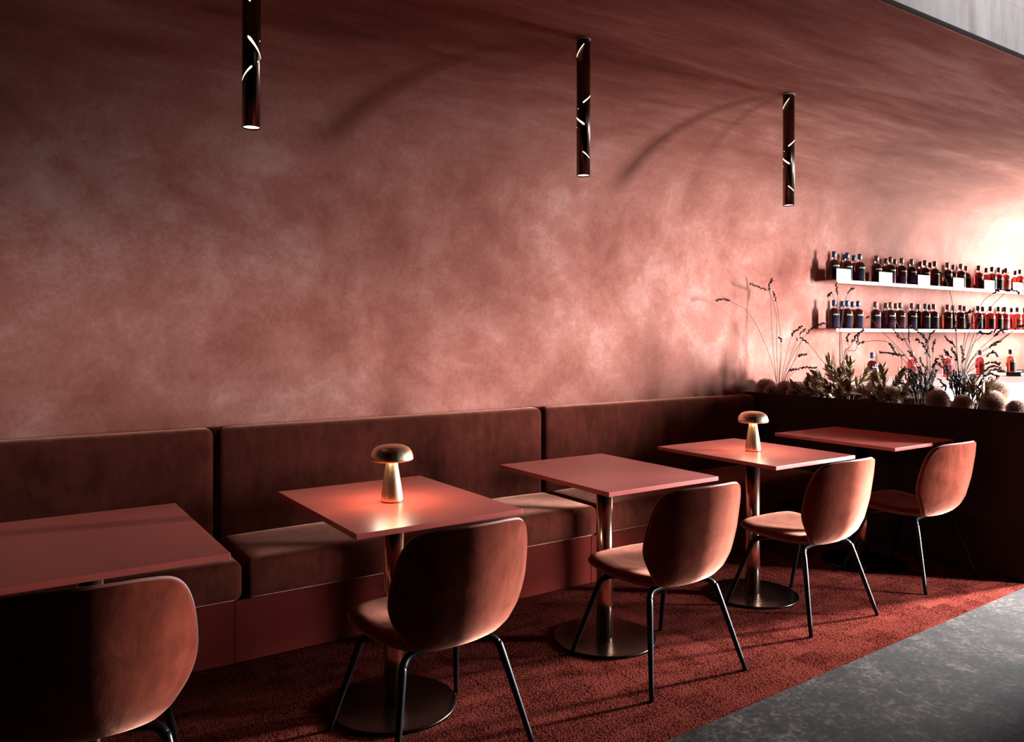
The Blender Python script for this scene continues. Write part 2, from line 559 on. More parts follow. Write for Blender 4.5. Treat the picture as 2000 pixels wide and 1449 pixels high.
for i, (a, b_) in enumerate(zip(xc, xc[1:])):
    w = b_ - a - 0.006
    s = obj('seat_cushion', cushion('seat_cushion', w, 0.50, 0.158, 0.034, M['seat_velvet'], 0.012, 0.006), None, ((a + b_) / 2, 3.475, 0.254))
    tag(s, seat_lab[i], 'cushion', 'banquette seat cushions')
    t = obj('back_cushion', cushion('back_cushion', w, 0.112, 0.648, 0.040, M['bench_velvet'], 0.0, 0.010, (30, 4, 14)), None, ((a + b_) / 2, 3.790, 0.256))
    tag(t, back_lab[i], 'cushion', 'banquette back cushions')

def outlet(x, z, lab):
    o = thing('power_outlet', lab, 'outlet', (x, 3.248, z), 0, 'outlets in the banquette plinth')
    obj('plate', bevel_box('plate', (-0.045, 0.045, -0.008, 0.0, -0.04, 0.04), M['outlet'], 0.003), o)
    for s in (-0.02, 0.02):
        V, F = lathe_vf([(0.014, 0.0), (0.014, 0.002), (0.011, 0.002), (0.010, 0.0005)], 16)
        h = obj('socket', mesh('socket', [(p[0] + s, -0.008 - p[2], p[1]) for p in V], F, M['black_steel']), o)
outlet(4.236, 0.205, 'black power outlet in the banquette plinth, the one farther from the planter')
outlet(4.463, 0.205, 'black power outlet in the banquette plinth, the one nearer the planter')

# ------------------------------------------------------------------ tables
TOP, TT = 0.74, 0.018
def make_table():
    t = thing('cafe_table', 'x', 'table')
    obj('table_top', bevel_box('table_top', (-0.303, 0.303, -0.380, 0.380, TOP - TT, TOP), M['laminate'], 0.0012, 2), t)
    obj('mounting_plate', bevel_box('mounting_plate', (-0.14, 0.14, -0.14, 0.14, TOP - TT - 0.006, TOP - TT - 0.0003), M['black_steel'], 0.001, 1), t)
    obj('column', mesh('column', *lathe_vf([(0.0345, 0.0115), (0.036, 0.013), (0.036, TOP - TT - 0.0065)], 48), M['column']), t)
    obj('base_disc', mesh('base_disc', *lathe_vf([(0.226, 0.0), (0.226, 0.0075), (0.224, 0.0105), (0.221, 0.0112), (0.10, 0.0112), (0.04, 0.0112)], 72), M['disc']), t)
    for ch in t.children:
        if ch.name.startswith(('column', 'base_disc')):
            for p in ch.data.polygons:
                if len(p.vertices) > 8: p.use_smooth = False
    return t
TX = [(0.212, 2.566), (1.181, 2.572), (2.215, 2.624), (3.228, 2.649), (4.225, 2.672)]
TR = [0.012, 0.012, 0.006, 0.0, 0.0]
TL = ['terracotta laminate cafe table cropped by the left edge of the picture', 'terracotta cafe table carrying the nearer brass mushroom lamp',
      'terracotta cafe table with a bare top between the two lamp tables', 'terracotta cafe table carrying the farther brass mushroom lamp',
      'terracotta cafe table in shadow right beside the dark planter']
t0 = make_table()
tables = [t0] + [copy_tree(t0) for _ in range(4)]
for t, (x, y), r, l in zip(tables, TX, TR, TL):
    t.location = (x, y, 0); t.rotation_euler = (0, 0, r)
    tag(t, l, 'table', 'cafe tables along the banquette')

# ------------------------------------------------------------------ chairs
def closed_outline(half, per=5):
    full = list(half) + [(-x, z) for x, z in reversed(half[1:-1])]
    return [(p.x, p.y) for p in catmull([(x, z, 0) for x, z in full], per, True)]

def shell(name, outline, centre, fn_a, fn_b, mat, rings=9):
    """two-sided pad: fn_a / fn_b map (u, v, r) to 3D points of the two faces"""
    n = len(outline); V, F = [], []
    rr = [math.sin(PI / 2 * (k + 1) / rings) for k in range(rings)]
    for fn in (fn_a, fn_b):
        b0 = len(V)
        V.append(fn(centre[0], centre[1], 0.0))
        for r in rr:
            for (u, v) in outline:
                V.append(fn(centre[0] + (u - centre[0]) * r, centre[1] + (v - centre[1]) * r, r))
        for k in range(n):
            F.append((b0, b0 + 1 + k, b0 + 1 + (k + 1) % n))
        for i in range(rings - 1):
            for k in range(n):
                a = b0 + 1 + i * n + k; b = b0 + 1 + i * n + (k + 1) % n
                F.append((a, a + n, b + n, b))
    la = 1 + (rings - 1) * n; lb = la + (1 + rings * n)
    for k in range(n):
        F.append((la + k, la + (k + 1) % n, lb + (k + 1) % n, lb + k))
    return fix_normals(mesh(name, V, F, mat))

BACK = [(0, 0.366), (0.085, 0.368), (0.132, 0.378), (0.166, 0.402), (0.194, 0.437), (0.220, 0.480), (0.236, 0.522), (0.241, 0.568), (0.237, 0.625), (0.226, 0.685), (0.206, 0.730), (0.175, 0.755), (0.12, 0.765), (0.06, 0.768), (0, 0.769)]
LEAN = [(0.36, -0.150), (0.385, -0.190), (0.42, -0.222), (0.47, -0.246), (0.57, -0.272), (0.68, -0.292), (0.79, -0.310)]
def back_y(x, z): return interp(LEAN, z) - 0.012 + 1.35 * x * x
SEAT = [(0, -0.185), (0.085, -0.18), (0.132, -0.158), (0.160, -0.122), (0.186, -0.058), (0.206, 0.03), (0.215, 0.11), (0.211, 0.165), (0.192, 0.202), (0.15, 0.220), (0.08, 0.228), (0, 0.230)]
def seat_edge(x, y):
    t = max(0.0, min(1.0, (y + 0.18) / 0.41))
    return 0.388 + 0.020 * t * t * (3 - 2 * t) - 0.012 * math.sin(PI * t)

def make_chair():
    c = thing('dining_chair', 'x', 'chair')
    ob = closed_outline(BACK)
    obj('backrest', shell('backrest', ob, (0, 0.575),
        lambda x, z, r: (x, back_y(x, z) - 0.010 * (1 - r ** 4) - 0.002, z),
        lambda x, z, r: (x, back_y(x, z) + 0.010 + 0.030 * math.sqrt(max(0.0, 1 - r ** 3)), z), M['chair_velvet']), c)
    pts = [(x * 1.0, back_y(x, z) + 0.011, z + (0.001 if z > 0.6 else 0)) for x, z in ob]
    obj('back_piping', mesh('back_piping', *tube_vf(pts + [pts[0]], 0.0042, 8, False), M['piping']), c)
    os_ = closed_outline(SEAT)
    obj('seat', shell('seat', os_, (0, 0.03),
        lambda x, y, r: (x, y, seat_edge(x, y) + 0.004 + 0.022 * math.sqrt(max(0.0, 1 - r ** 7)) - 0.010 * (1 - r * r)),
        lambda x, y, r: (x, y, seat_edge(x, y) - 0.008 - 0.020 * math.sqrt(max(0.0, 1 - r ** 3))), M['chair_velvet']), c)
    pts = [(x, y, seat_edge(x, y) - 0.004) for x, y in os_]
    obj('seat_piping', mesh('seat_piping', *tube_vf(pts + [pts[0]], 0.0042, 8, False), M['piping']), c)
    for s in (-1, 1):
        rear = catmull([(s * 0.03, -0.105, 0.353), (s * 0.10, -0.118, 0.354), (s * 0.146, -0.130, 0.352), (s * 0.172, -0.146, 0.332), (s * 0.184, -0.162, 0.29), (s * 0.25, -0.243, 0.0)], 6)
        front = catmull([(s * 0.03, 0.10, 0.344), (s * 0.10, 0.112, 0.344), (s * 0.155, 0.125, 0.344), (s * 0.180, 0.138, 0.328), (s * 0.190, 0.150, 0.29), (s * 0.25, 0.247, 0.0)], 6)
        for path in (rear, front):
            m_ = len(path)
            rad = [0.0125 if k < m_ - 7 else 0.0125 - 0.0035 * (k - (m_ - 7)) / 6 for k in range(m_)]
            path[-1] = Vector((path[-1].x, path[-1].y, 0.001))
            obj('leg', mesh('leg', *tube_vf(path, rad, 12), M['black_steel']), c)
    fr = []
    for y, z in ((-0.105, 0.353), (0.10, 0.344)):
        fr.append(tube_vf([(-0.031, y, z), (0.031, y, z)], 0.0122, 10))
    fr.append(tube_vf([(0, -0.105, 0.353), (0, 0.10, 0.344)], 0.011, 10))
    obj('under_frame', mesh('under_frame', *join_parts(fr), M['black_steel']), c)
    return c
CX = [(0.185, 2.272), (1.176, 2.282), (2.228, 2.312), (3.235, 2.368), (4.222, 2.392)]
CR = [-0.10, 0.03, -0.02, -0.012, -0.02]
CL = ['rust velvet shell chair cropped by the lower left corner of the picture', 'rust velvet shell chair at the table with the nearer brass lamp',
      'rust velvet shell chair at the bare middle table', 'rust velvet shell chair at the table with the farther brass lamp',
      'rust velvet shell chair standing next to the dark planter']
c0 = make_chair()
chairs = [c0] + [copy_tree(c0) for _ in range(4)]
for c, (x, y), r, l in zip(chairs, CX, CR, CL):
    c.location = (x, y, 0); c.rotation_euler = (0, 0, r)
    tag(c, l, 'chair', 'velvet shell chairs at the tables')

# ------------------------------------------------------------------ brass mushroom lamps
def make_lamp():
    t = thing('table_lamp', 'x', 'lamp')
    obj('foot_pad', mesh('foot_pad', *lathe_vf([(0.0375, 0.0), (0.0375, 0.003)], 48), M['outlet']), t)
    obj('stem', mesh('stem', *lathe_vf([(0.0392, 0.0032), (0.0397, 0.006), (0.0388, 0.020), (0.0345, 0.052), (0.0290, 0.086), (0.0235, 0.118), (0.0193, 0.146), (0.0174, 0.163), (0.0170, 0.176)], 64), M['brass']), t)
    cap = [(0.0172, 0.1565), (0.030, 0.1560), (0.066, 0.1500), (0.072, 0.1475), (0.0755, 0.1490), (0.0765, 0.1530), (0.0755, 0.1640), (0.0705, 0.1790), (0.0610, 0.1910), (0.0470, 0.1985), (0.030, 0.2020), (0.012, 0.2030), (0.001, 0.2031)]
    # open hollow cap: outer dome plus inner skirt
    inner = [(0.0172, 0.1770), (0.050, 0.1750), (0.0665, 0.1660), (0.0725, 0.1520)]
    obj('cap', mesh('cap', *lathe_vf(inner + cap[3:], 64, False), M['brass']), t)
    obj('light_ring', mesh('light_ring', *lathe_vf([(0.020, 0.1745), (0.040, 0.1735), (0.040, 0.1715), (0.020, 0.1715), (0.020, 0.1745)], 48, False), M['lamp_glow']), t)
    return t
LL = ['brass mushroom table lamp on the nearer lamp table', 'brass mushroom table lamp on the farther table towards the planter']
l0 = make_lamp()
lamps = [l0, copy_tree(l0)]
for l, (x, y), lab in zip(lamps, [(1.165, 2.554), (3.224, 2.643)], LL):
    l.location = (x, y, TOP)
    tag(l, lab, 'lamp', 'brass table lamps')
    for k in range(4):
        d = bpy.data.lights.new('lamp_bulb', 'POINT')
        d.energy = 0.6; d.color = (1.0, 0.82, 0.62); d.shadow_soft_size = 0.008
        p = bpy.data.objects.new('lamp_bulb', d); link(p, l)
        a = PI / 4 + k * PI / 2
        p.location = (0.045 * math.cos(a), 0.045 * math.sin(a), 0.160)

# ------------------------------------------------------------------ tubular pendants
PR, PL = 0.034, 0.672
def strip(phi0, z0, phi1, z1, w0, w1, name, mat, bend=0.0, n=14):
    """rounded slit lying on the tube: widths w0 -> w1 along the way"""
    V, F = [], []
    R = PR + 0.0004
    L = math.hypot((phi1 - phi0) * R, z1 - z0)
    du, dv = (phi1 - phi0) * R / L, (z1 - z0) / L
    for i in range(n + 1):
        t = i / n
        w = w0 + (w1 - w0) * t
        e = math.sqrt(max(0.0, 1 - (2 * t - 1) ** 8)) if 0 < t < 1 else 0.25
        u = phi0 * R + du * L * t + bend * math.sin(PI * t) * -dv
        v = z0 + dv * L * t + bend * math.sin(PI * t) * du
        for s in (-1, 1):
            uu, vv = u - s * dv * w * e / 2, v + s * du * w * e / 2
            a = uu / R
            V.append((R * math.cos(a), R * math.sin(a), vv))
    for i in range(n):
        F.append((2 * i, 2 * i + 1, 2 * i + 3, 2 * i + 2))
    return mesh(name, V, F, mat)

def make_pendant(label, loc, slits, holes):
    t = thing('tube_pendant', label, 'pendant lamp', loc, 0, 'tube pendants under the vaulted ceiling')
    V, F = lathe_vf([(PR - 0.002, 0.012), (PR - 0.002, 0.0), (PR, 0.0), (PR, PL), (PR - 0.002, PL)], 56, False)
    b0 = len(V); V = list(V)
    obj('tube', mesh('tube', V, F, M['pendant_metal']), t)
    obj('ceiling_collar', mesh('ceiling_collar', *lathe_vf([(PR + 0.0025, PL - 0.004), (PR + 0.0025, PL + 0.003)], 48), M['shelf']), t)
    obj('bulb', mesh('bulb', *lathe_vf([(PR - 0.0024, 0.006), (PR - 0.0024, 0.012)], 48), M['bulb_glow'], False), t)
    toc = math.atan2(-loc[1], -loc[0])      # bearing of the room's open side, from which the slits are described
    for (u0, v0, u1, v1, w0, w1) in slits:
        a0 = toc + math.asin(max(-1, min(1, u0))); a1 = toc + math.asin(max(-1, min(1, u1)))
        obj('light_slit', strip(a0, v0, a1, v1, w0, w1, 'light_slit', M['slit_glow']), t)
    for (u, v) in holes:
        a = toc + math.asin(u)
        obj('light_hole', strip(a - 0.05, v, a + 0.05, v, 0.0035, 0.0035, 'light_hole', M['hole_glow']), t)
    return t
SA = [(0.12, 0.642, -0.96, 0.585, 0.0022, 0.0022), (-0.08, 0.352, 0.985, 0.395, 0.0065, 0.0018), (-0.98, 0.288, 0.15, 0.245, 0.003, 0.0095), (-0.10, 0.114, 0.85, 0.083, 0.0042, 0.0022)]
HA = [(-0.75, 0.326), (-0.96, 0.237)]
SB = [(-0.60, 0.486, -0.10, 0.468, 0.004, 0.004), (-0.38, 0.338, 0.985, 0.262, 0.011, 0.0012), (0.06, 0.226, -0.97, 0.175, 0.0075, 0.0014)]
HB = [(0.88, 0.328), (0.66, 0.246)]
make_pendant('black tube pendant lamp with glowing slits, cropped by the top edge', (0.789, 3.0, 2.122), SB, HB)
make_pendant('black tube pendant lamp with glowing slits, the middle one of three', (2.397, 3.0, 2.122), SA, HA)
make_pendant('black tube pendant lamp with glowing slits, nearest the bottle shelves', (3.986, 3.0, 2.122), SA, HA)

# ------------------------------------------------------------------ planter wall between tables and bar
PX0, PX1, PY0, PY1, PZ = 4.6, 5.06, 1.945, YW - 0.004, 0.915
pl = thing('planter_box', 'long black planter wall full of dried flowers between tables and bar', 'planter', (PX0, PY0, 0))
def pbox(name, x0, x1, y0, y1, z0, z1, mat, bev=0.0015):
    return obj(name, bevel_box(name, (x0 - PX0, x1 - PX0, y0 - PY0, y1 - PY0, z0, z1), mat, bev, 1), pl)
pbox('front_panel', PX0, PX0 + 0.03, PY0, PY1, 0.0, PZ, M['planter'])
pbox('rear_panel', PX1 - 0.03, PX1, PY0, PY1, -0.006, PZ, M['planter'])
pbox('end_panel', PX0 + 0.0305, PX1 - 0.0305, PY0, PY0 + 0.03, -0.006, PZ, M['planter'])
pbox('bottom_panel', PX0 + 0.0305, PX1 - 0.0305, PY0 + 0.0305, PY1, -0.006, 0.10, M['planter'])
# uneven soil bed
V, F = [], []
nx, ny = 8, 36
rs = random.Random(5)
for j in range(ny + 1):
    for i in range(nx + 1):
        V.append((0.031 + (PX1 - PX0 - 0.062) * i / nx, 0.031 + (PY1 - PY0 - 0.032) * j / ny, 0.865 + rs.uniform(-0.008, 0.012)))
for j in range(ny):
    for i in range(nx):
        a = j * (nx + 1) + i
        F.append((a, a + 1, a + nx + 2, a + nx + 1))
obj('soil', mesh('soil', V, F, M['soil']), pl)

# ------------------------------------------------------------------ dried plants in the planter
M['stem'] = plain('dry_straw_stem', (0.04, 0.022, 0.016), 0.8)
M['seed'] = plain('dark_seed_husk', (0.018, 0.006, 0.005), 0.8)
def leaf_mat():
    m, nt, b = new_mat('dry_olive_leaf')
    oi = N(nt, 'ShaderNodeObjectInfo')
    c = ramp(nt, oi.outputs['Random'], [(0.0, (0.12, 0.072, 0.032)), (0.5, (0.27, 0.185, 0.092)), (1.0, (0.40, 0.30, 0.18))])
    nt.links.new(c, b.inputs['Base Color'])
    b.inputs['Roughness'].default_value = 0.55
    return m
M['leaf'] = leaf_mat()
def fuzz_mat():
    m, nt, b = new_mat('fuzzy_flower_hair')
    v = coords(nt, 'obj')
    c = ramp(nt, noise(nt, v, 22, 3, 0.6), [(0.35, (0.36, 0.21, 0.155)), (0.65, (0.80, 0.66, 0.58))])
    nt.links.new(c, b.inputs['Base Color'])
    b.inputs['Roughness'].default_value = 0.9
    return m
M['fuzz'] = fuzz_mat()
M['flower_core'] = plain('flower_core', (0.10, 0.05, 0.035), 0.9)

STEMS=[
(1,[(4.72,3.663,1.013),(4.718,3.714,1.176),(4.588,3.717,1.386),(4.447,3.715,1.517),(4.29,3.713,1.572)],[(4.288,3.712,1.576),(4.21,3.71,1.586),(4.143,3.708,1.574)]),
(1,[(4.72,3.659,1.016),(4.718,3.685,1.224),(4.715,3.699,1.46),(4.713,3.704,1.609)],[(4.71,3.708,1.656),(4.708,3.714,1.697),(4.706,3.683,1.749)]),
(1,[(4.72,3.647,1.017),(4.723,3.657,1.225),(4.726,3.659,1.426),(4.729,3.681,1.541),(4.731,3.716,1.63)],[(4.71,3.732,1.664),(4.61,3.734,1.688),(4.523,3.737,1.711)]),
(1,[(4.72,3.635,1.018),(4.723,3.629,1.158),(4.727,3.632,1.359),(4.73,3.662,1.567)],[(4.733,3.669,1.581),(4.736,3.691,1.629),(4.74,3.702,1.653)]),
(1,[(4.72,3.631,1.018),(4.719,3.614,1.192),(4.719,3.608,1.279)],[(4.718,3.605,1.282),(4.718,3.617,1.305),(4.717,3.632,1.322)]),
(1,[(4.72,3.611,1.019),(4.719,3.571,1.193),(4.719,3.535,1.312)],[(4.718,3.531,1.325),(4.717,3.507,1.358),(4.717,3.438,1.4)]),
(1,[(4.72,3.603,1.019),(4.721,3.549,1.16),(4.722,3.496,1.283)],[(4.723,3.493,1.293),(4.725,3.486,1.309)]),
(1,[(4.72,3.595,1.019),(4.722,3.518,1.194),(4.723,3.428,1.319)],[(4.725,3.407,1.338),(4.726,3.378,1.371),(4.728,3.335,1.396),(4.729,3.257,1.42)]),
(1,[(4.72,3.58,1.017),(4.724,3.504,1.161),(4.727,3.446,1.306)],[(4.731,3.471,1.332),(4.734,3.459,1.351),(4.738,3.428,1.374)]),
(1,[(4.72,3.251,1.089),(4.723,3.303,1.179),(4.726,3.386,1.267)],[(4.73,3.396,1.274),(4.733,3.435,1.299),(4.736,3.46,1.319)]),
(1,[(4.72,3.548,1.022),(4.721,3.526,1.055),(4.722,3.488,1.09)],[(4.724,3.489,1.09),(4.725,3.43,1.108),(4.726,3.334,1.108)]),
(1,[(4.72,3.564,1.021),(4.725,3.552,1.054),(4.731,3.525,1.085)],[(4.736,3.568,1.073),(4.742,3.541,1.087),(4.747,3.503,1.089)]),
(1,[(4.72,3.587,1.016),(4.721,3.534,1.108),(4.722,3.488,1.175)],[(4.724,3.485,1.178),(4.725,3.452,1.195),(4.726,3.412,1.199)]),
(2,[(4.838,3.226,1.2),(4.836,3.228,1.42),(4.831,3.235,1.604)],[(4.827,3.232,1.611),(4.822,3.235,1.654),(4.818,3.239,1.696)]),
(2,[(4.84,3.208,1.2),(4.853,3.224,1.384),(4.866,3.205,1.562),(4.88,3.194,1.615)],[(4.893,3.199,1.622),(4.906,3.192,1.647),(4.919,3.174,1.664)]),
(2,[(4.82,3.21,1.201),(4.842,3.228,1.42),(4.843,3.269,1.578)],[(4.845,3.286,1.628),(4.847,3.307,1.626),(4.849,3.32,1.608)]),
(2,[(4.845,3.199,1.194),(4.824,3.139,1.251),(4.808,3.114,1.279)],[(4.792,3.103,1.279),(4.777,3.071,1.321),(4.761,3.001,1.369)]),
(2,[(4.822,3.177,1.194),(4.823,3.146,1.244),(4.806,3.146,1.286)],[(4.788,3.135,1.286),(4.771,3.127,1.314),(4.754,3.101,1.342)]),
(2,[(4.835,3.177,1.194),(4.834,3.107,1.23),(4.827,3.088,1.272)],[(4.821,3.084,1.272),(4.814,3.076,1.314),(4.808,3.061,1.348)]),
(2,[(4.821,2.778,1.117),(4.847,2.806,1.222),(4.854,2.873,1.284),(4.861,2.969,1.299),(4.868,3.054,1.29)],[(4.875,3.059,1.292),(4.882,3.093,1.282),(4.889,3.12,1.275)]),
(3,[(4.828,2.655,1.018),(4.818,2.709,1.152),(4.817,2.802,1.262),(4.815,2.898,1.355),(4.813,2.983,1.444)],[(4.812,2.989,1.45),(4.81,2.999,1.454),(4.808,3.009,1.456)]),
(3,[(4.826,2.648,1.019),(4.814,2.687,1.186),(4.808,2.73,1.282),(4.802,2.801,1.427)],[(4.796,2.797,1.427),(4.791,2.801,1.44)]),
(3,[(4.832,2.645,1.025),(4.809,2.684,1.186),(4.798,2.711,1.289)],[(4.787,2.704,1.283),(4.775,2.704,1.341),(4.764,2.688,1.392)]),
(3,[(4.814,2.59,1.022),(4.831,2.612,1.187),(4.842,2.617,1.302)],[(4.853,2.623,1.289),(4.864,2.668,1.341),(4.875,2.747,1.4)]),
(3,[(4.817,2.585,1.023),(4.817,2.591,1.188),(4.814,2.599,1.29)],[(4.811,2.601,1.303),(4.808,2.583,1.341),(4.805,2.559,1.366)]),
(3,[(4.839,2.584,1.022),(4.834,2.581,1.156),(4.847,2.588,1.239)],[(4.861,2.596,1.225),(4.875,2.6,1.264),(4.888,2.597,1.305)]),
(3,[(4.827,2.648,1.025),(4.832,2.697,1.133),(4.844,2.764,1.203)],[(4.856,2.771,1.203),(4.868,2.86,1.21),(4.881,2.96,1.222)]),
(3,[(4.811,2.64,1.026),(4.823,2.712,1.12),(4.826,2.781,1.196)],[(4.83,2.782,1.196),(4.833,2.825,1.228),(4.836,2.862,1.281)]),
(3,[(4.836,2.64,1.025),(4.834,2.685,1.153),(4.849,2.773,1.308)],[(4.863,2.767,1.315),(4.877,2.817,1.315),(4.891,2.887,1.409)]),
(3,[(4.821,2.626,1.027),(4.826,2.648,1.122),(4.832,2.683,1.172)],[(4.838,2.68,1.153),(4.843,2.71,1.198),(4.849,2.746,1.236)]),
(3,[(4.819,2.618,1.027),(4.833,2.626,1.09),(4.846,2.646,1.147)],[(4.859,2.646,1.121),(4.872,2.673,1.165),(4.885,2.687,1.191)]),
(3,[(4.832,2.619,1.02),(4.808,2.58,1.093),(4.796,2.555,1.158)],[(4.785,2.555,1.133),(4.773,2.536,1.159),(4.761,2.517,1.191)]),
(3,[(4.802,2.596,1.029),(4.833,2.619,1.187),(4.846,2.633,1.251)],[(4.859,2.633,1.212),(4.872,2.653,1.263),(4.885,2.713,1.308)]),
(3,[(4.8,2.589,1.023),(4.83,2.598,1.124),(4.84,2.604,1.2)],[(4.85,2.609,1.187),(4.86,2.627,1.238),(4.87,2.639,1.289)]),
(3,[(4.803,2.597,1.022),(4.833,2.6,1.085),(4.846,2.594,1.123)],[(4.858,2.607,1.071),(4.871,2.601,1.103),(4.884,2.602,1.135)]),
(3,[(4.814,2.622,1.021),(4.823,2.627,1.059),(4.826,2.635,1.097)],[(4.829,2.637,1.071),(4.832,2.651,1.102),(4.836,2.666,1.134)]),
(4,[(4.803,2.406,1.07),(4.817,2.425,1.223),(4.815,2.432,1.378),(4.812,2.452,1.533),(4.809,2.473,1.627),(4.807,2.496,1.688)],[(4.804,2.495,1.688),(4.801,2.513,1.717),(4.798,2.531,1.731)]),
(4,[(4.82,2.417,1.069),(4.815,2.43,1.223),(4.811,2.43,1.353)],[(4.806,2.428,1.353),(4.802,2.428,1.384),(4.797,2.427,1.415)]),
(4,[(4.828,2.412,1.068),(4.821,2.397,1.223),(4.823,2.373,1.439)],[(4.824,2.356,1.377),(4.825,2.375,1.463),(4.826,2.34,1.481)]),
(4,[(4.836,2.404,1.069),(4.817,2.365,1.224),(4.814,2.299,1.407),(4.81,2.23,1.501),(4.807,2.162,1.57)],[(4.804,2.144,1.581),(4.801,2.121,1.594),(4.797,2.072,1.571)]),
(4,[(4.827,2.405,1.069),(4.828,2.382,1.285),(4.835,2.333,1.426),(4.843,2.29,1.534),(4.85,2.242,1.578)],[(4.858,2.246,1.578),(4.865,2.216,1.598),(4.873,2.164,1.592)]),
(4,[(4.804,2.382,1.071),(4.808,2.332,1.194),(4.797,2.24,1.257),(4.785,2.152,1.317),(4.773,2.093,1.363)],[(4.761,2.152,1.305),(4.75,2.18,1.287),(4.738,2.202,1.264)]),
(4,[(4.833,2.397,1.069),(4.825,2.34,1.2),(4.83,2.262,1.262),(4.836,2.115,1.363)],[(4.841,2.118,1.363),(4.846,2.104,1.381),(4.851,2.074,1.386)]),
(4,[(4.804,2.382,1.071),(4.828,2.353,1.255),(4.835,2.293,1.334)],[(4.843,2.291,1.34),(4.851,2.226,1.358),(4.859,2.169,1.37)]),
(4,[(4.81,2.379,1.071),(4.832,2.331,1.218),(4.844,2.234,1.322)],[(4.855,2.24,1.322),(4.867,2.211,1.352),(4.879,2.195,1.358)]),
(4,[(4.816,2.418,1.069),(4.815,2.424,1.18),(4.81,2.43,1.26)],[(4.806,2.428,1.26),(4.801,2.452,1.291),(4.796,2.486,1.322)]),
(4,[(4.83,2.437,1.067),(4.817,2.448,1.142),(4.814,2.459,1.191)],[(4.811,2.457,1.191),(4.807,2.48,1.228),(4.804,2.497,1.247)]),
(4,[(4.826,2.429,1.068),(4.819,2.438,1.179),(4.819,2.443,1.229)],[(4.818,2.425,1.173),(4.818,2.443,1.229),(4.817,2.458,1.26)]),
(4,[(4.818,2.437,1.055),(4.821,2.469,1.116),(4.821,2.487,1.153)],[(4.822,2.475,1.091),(4.822,2.5,1.159),(4.823,2.525,1.208)]),
(4,[(4.809,2.439,1.055),(4.813,2.477,1.097),(4.807,2.504,1.146)],[(4.8,2.483,1.097),(4.793,2.504,1.14),(4.787,2.531,1.171)]),
(4,[(4.823,2.398,1.069),(4.833,2.361,1.218),(4.845,2.323,1.34)],[(4.858,2.329,1.334),(4.871,2.327,1.359),(4.884,2.31,1.34)]),
(4,[(4.814,2.376,1.071),(4.808,2.332,1.134),(4.796,2.257,1.161)],[(4.785,2.252,1.161),(4.773,2.202,1.181),(4.761,2.163,1.17)]),
(4,[(4.819,2.378,1.07),(4.824,2.327,1.109),(4.827,2.26,1.136)],[(4.831,2.285,1.123),(4.834,2.236,1.148),(4.838,2.193,1.15)]),
(4,[(4.816,2.376,1.071),(4.833,2.32,1.097),(4.846,2.258,1.117)],[(4.859,2.275,1.116),(4.871,2.236,1.136),(4.884,2.197,1.131)]),
(4,[(4.827,2.388,1.07),(4.828,2.306,1.195),(4.836,2.242,1.232)],[(4.844,2.279,1.207),(4.851,2.238,1.238),(4.859,2.222,1.208)]),
(4,[(4.828,2.4,1.069),(4.809,2.39,1.162),(4.797,2.379,1.23)],[(4.786,2.379,1.163),(4.775,2.368,1.219),(4.764,2.38,1.267)]),
(4,[(4.829,2.377,1.07),(4.817,2.301,1.104),(4.814,2.254,1.1)],[(4.812,2.276,1.099),(4.809,2.229,1.107),(4.806,2.195,1.094)]),
(4,[(4.827,2.442,1.055),(4.823,2.464,1.079),(4.826,2.477,1.128)],[(4.829,2.485,1.09),(4.832,2.499,1.127),(4.834,2.494,1.171)])]


GL = {1: 'sparse dried grass with tall bent stems at the plaster wall end of the planter',
      2: 'dried grass with three tall stems rising out of the olive leaf bush',
      3: 'dense dried grass with dark seed heads in the middle of the planter',
      4: 'wide fan of dried seed grass towards the free end of the planter'}
GB = {1: (4.72, 3.64, 0.865), 2: (4.84, 3.22, 0.865), 3: (4.82, 2.64, 0.865), 4: (4.82, 2.40, 0.865)}
octa = [(0, 0, 1), (1, 0, 0), (0, 1, 0), (-1, 0, 0), (0, -1, 0), (0, 0, -1)]
octf = [(0, 1, 2), (0, 2, 3), (0, 3, 4), (0, 4, 1), (5, 2, 1), (5, 3, 2), (5, 4, 3), (5, 1, 4)]
def husk(p, d, ln, wd):
    q = Vector((0, 0, 1)).rotation_difference(d)
    return [p + q @ Vector((x * wd, y * wd, z * ln)) for x, y, z in octa], octf
clumps = {k: thing('dried_grass', GL[k], 'dried plant', GB[k], 0, 'dried plants in the planter') for k in GB}
rs = random.Random(11)
def add_stem(gk, st, hd, seed):
    r = random.Random(seed)
    b = Vector(GB[gk])
    st = [Vector(p) - b for p in st]; hd = [Vector(p) - b for p in hd]
    root = Vector((st[0].x * 0.6, st[0].y * 0.75, -0.002))
    if (st[0] - root).length > 0.02: st = [root] + st
    path = catmull(st, 5)
    if (hd[0] - st[-1]).length > 0.006: path += catmull([st[-1], hd[0]], 3)[1:]
    s = obj('stem', mesh('stem', *tube_vf(path, [0.0023 - 0.0009 * k / len(path) for k in range(len(path))], 5), M['stem']), clumps[gk])
    hp = catmull(hd, 8)
    parts = [tube_vf(hp, 0.0012, 4)]
    L = 0.0; zig = 1
    for a, c in zip(hp, hp[1:]):
        L += (c - a).length
        if L > 0.0080:
            L = 0.0; zig = -zig
            d = (c - a).normalized()
            side = d.cross(Vector((r.uniform(-1, 1), r.uniform(-1, 1), r.uniform(-1, 1)))).normalized()
            dd = (d + side * 0.55).normalized()
            parts.append(husk(c + side * 0.0045 * zig, dd, r.uniform(0.009, 0.014), r.uniform(0.0058, 0.0080)))
            if r.random() < 0.45:
                parts.append(husk(c - side * 0.006, (d - side * 0.6).normalized(), r.uniform(0.008, 0.012), r.uniform(0.005, 0.007)))
    obj('seed_head', mesh('seed_head', *join_parts(parts), M['seed'], False), s)
for k, (gk, st, hd) in enumerate(STEMS):
    add_stem(gk, st, hd, k)
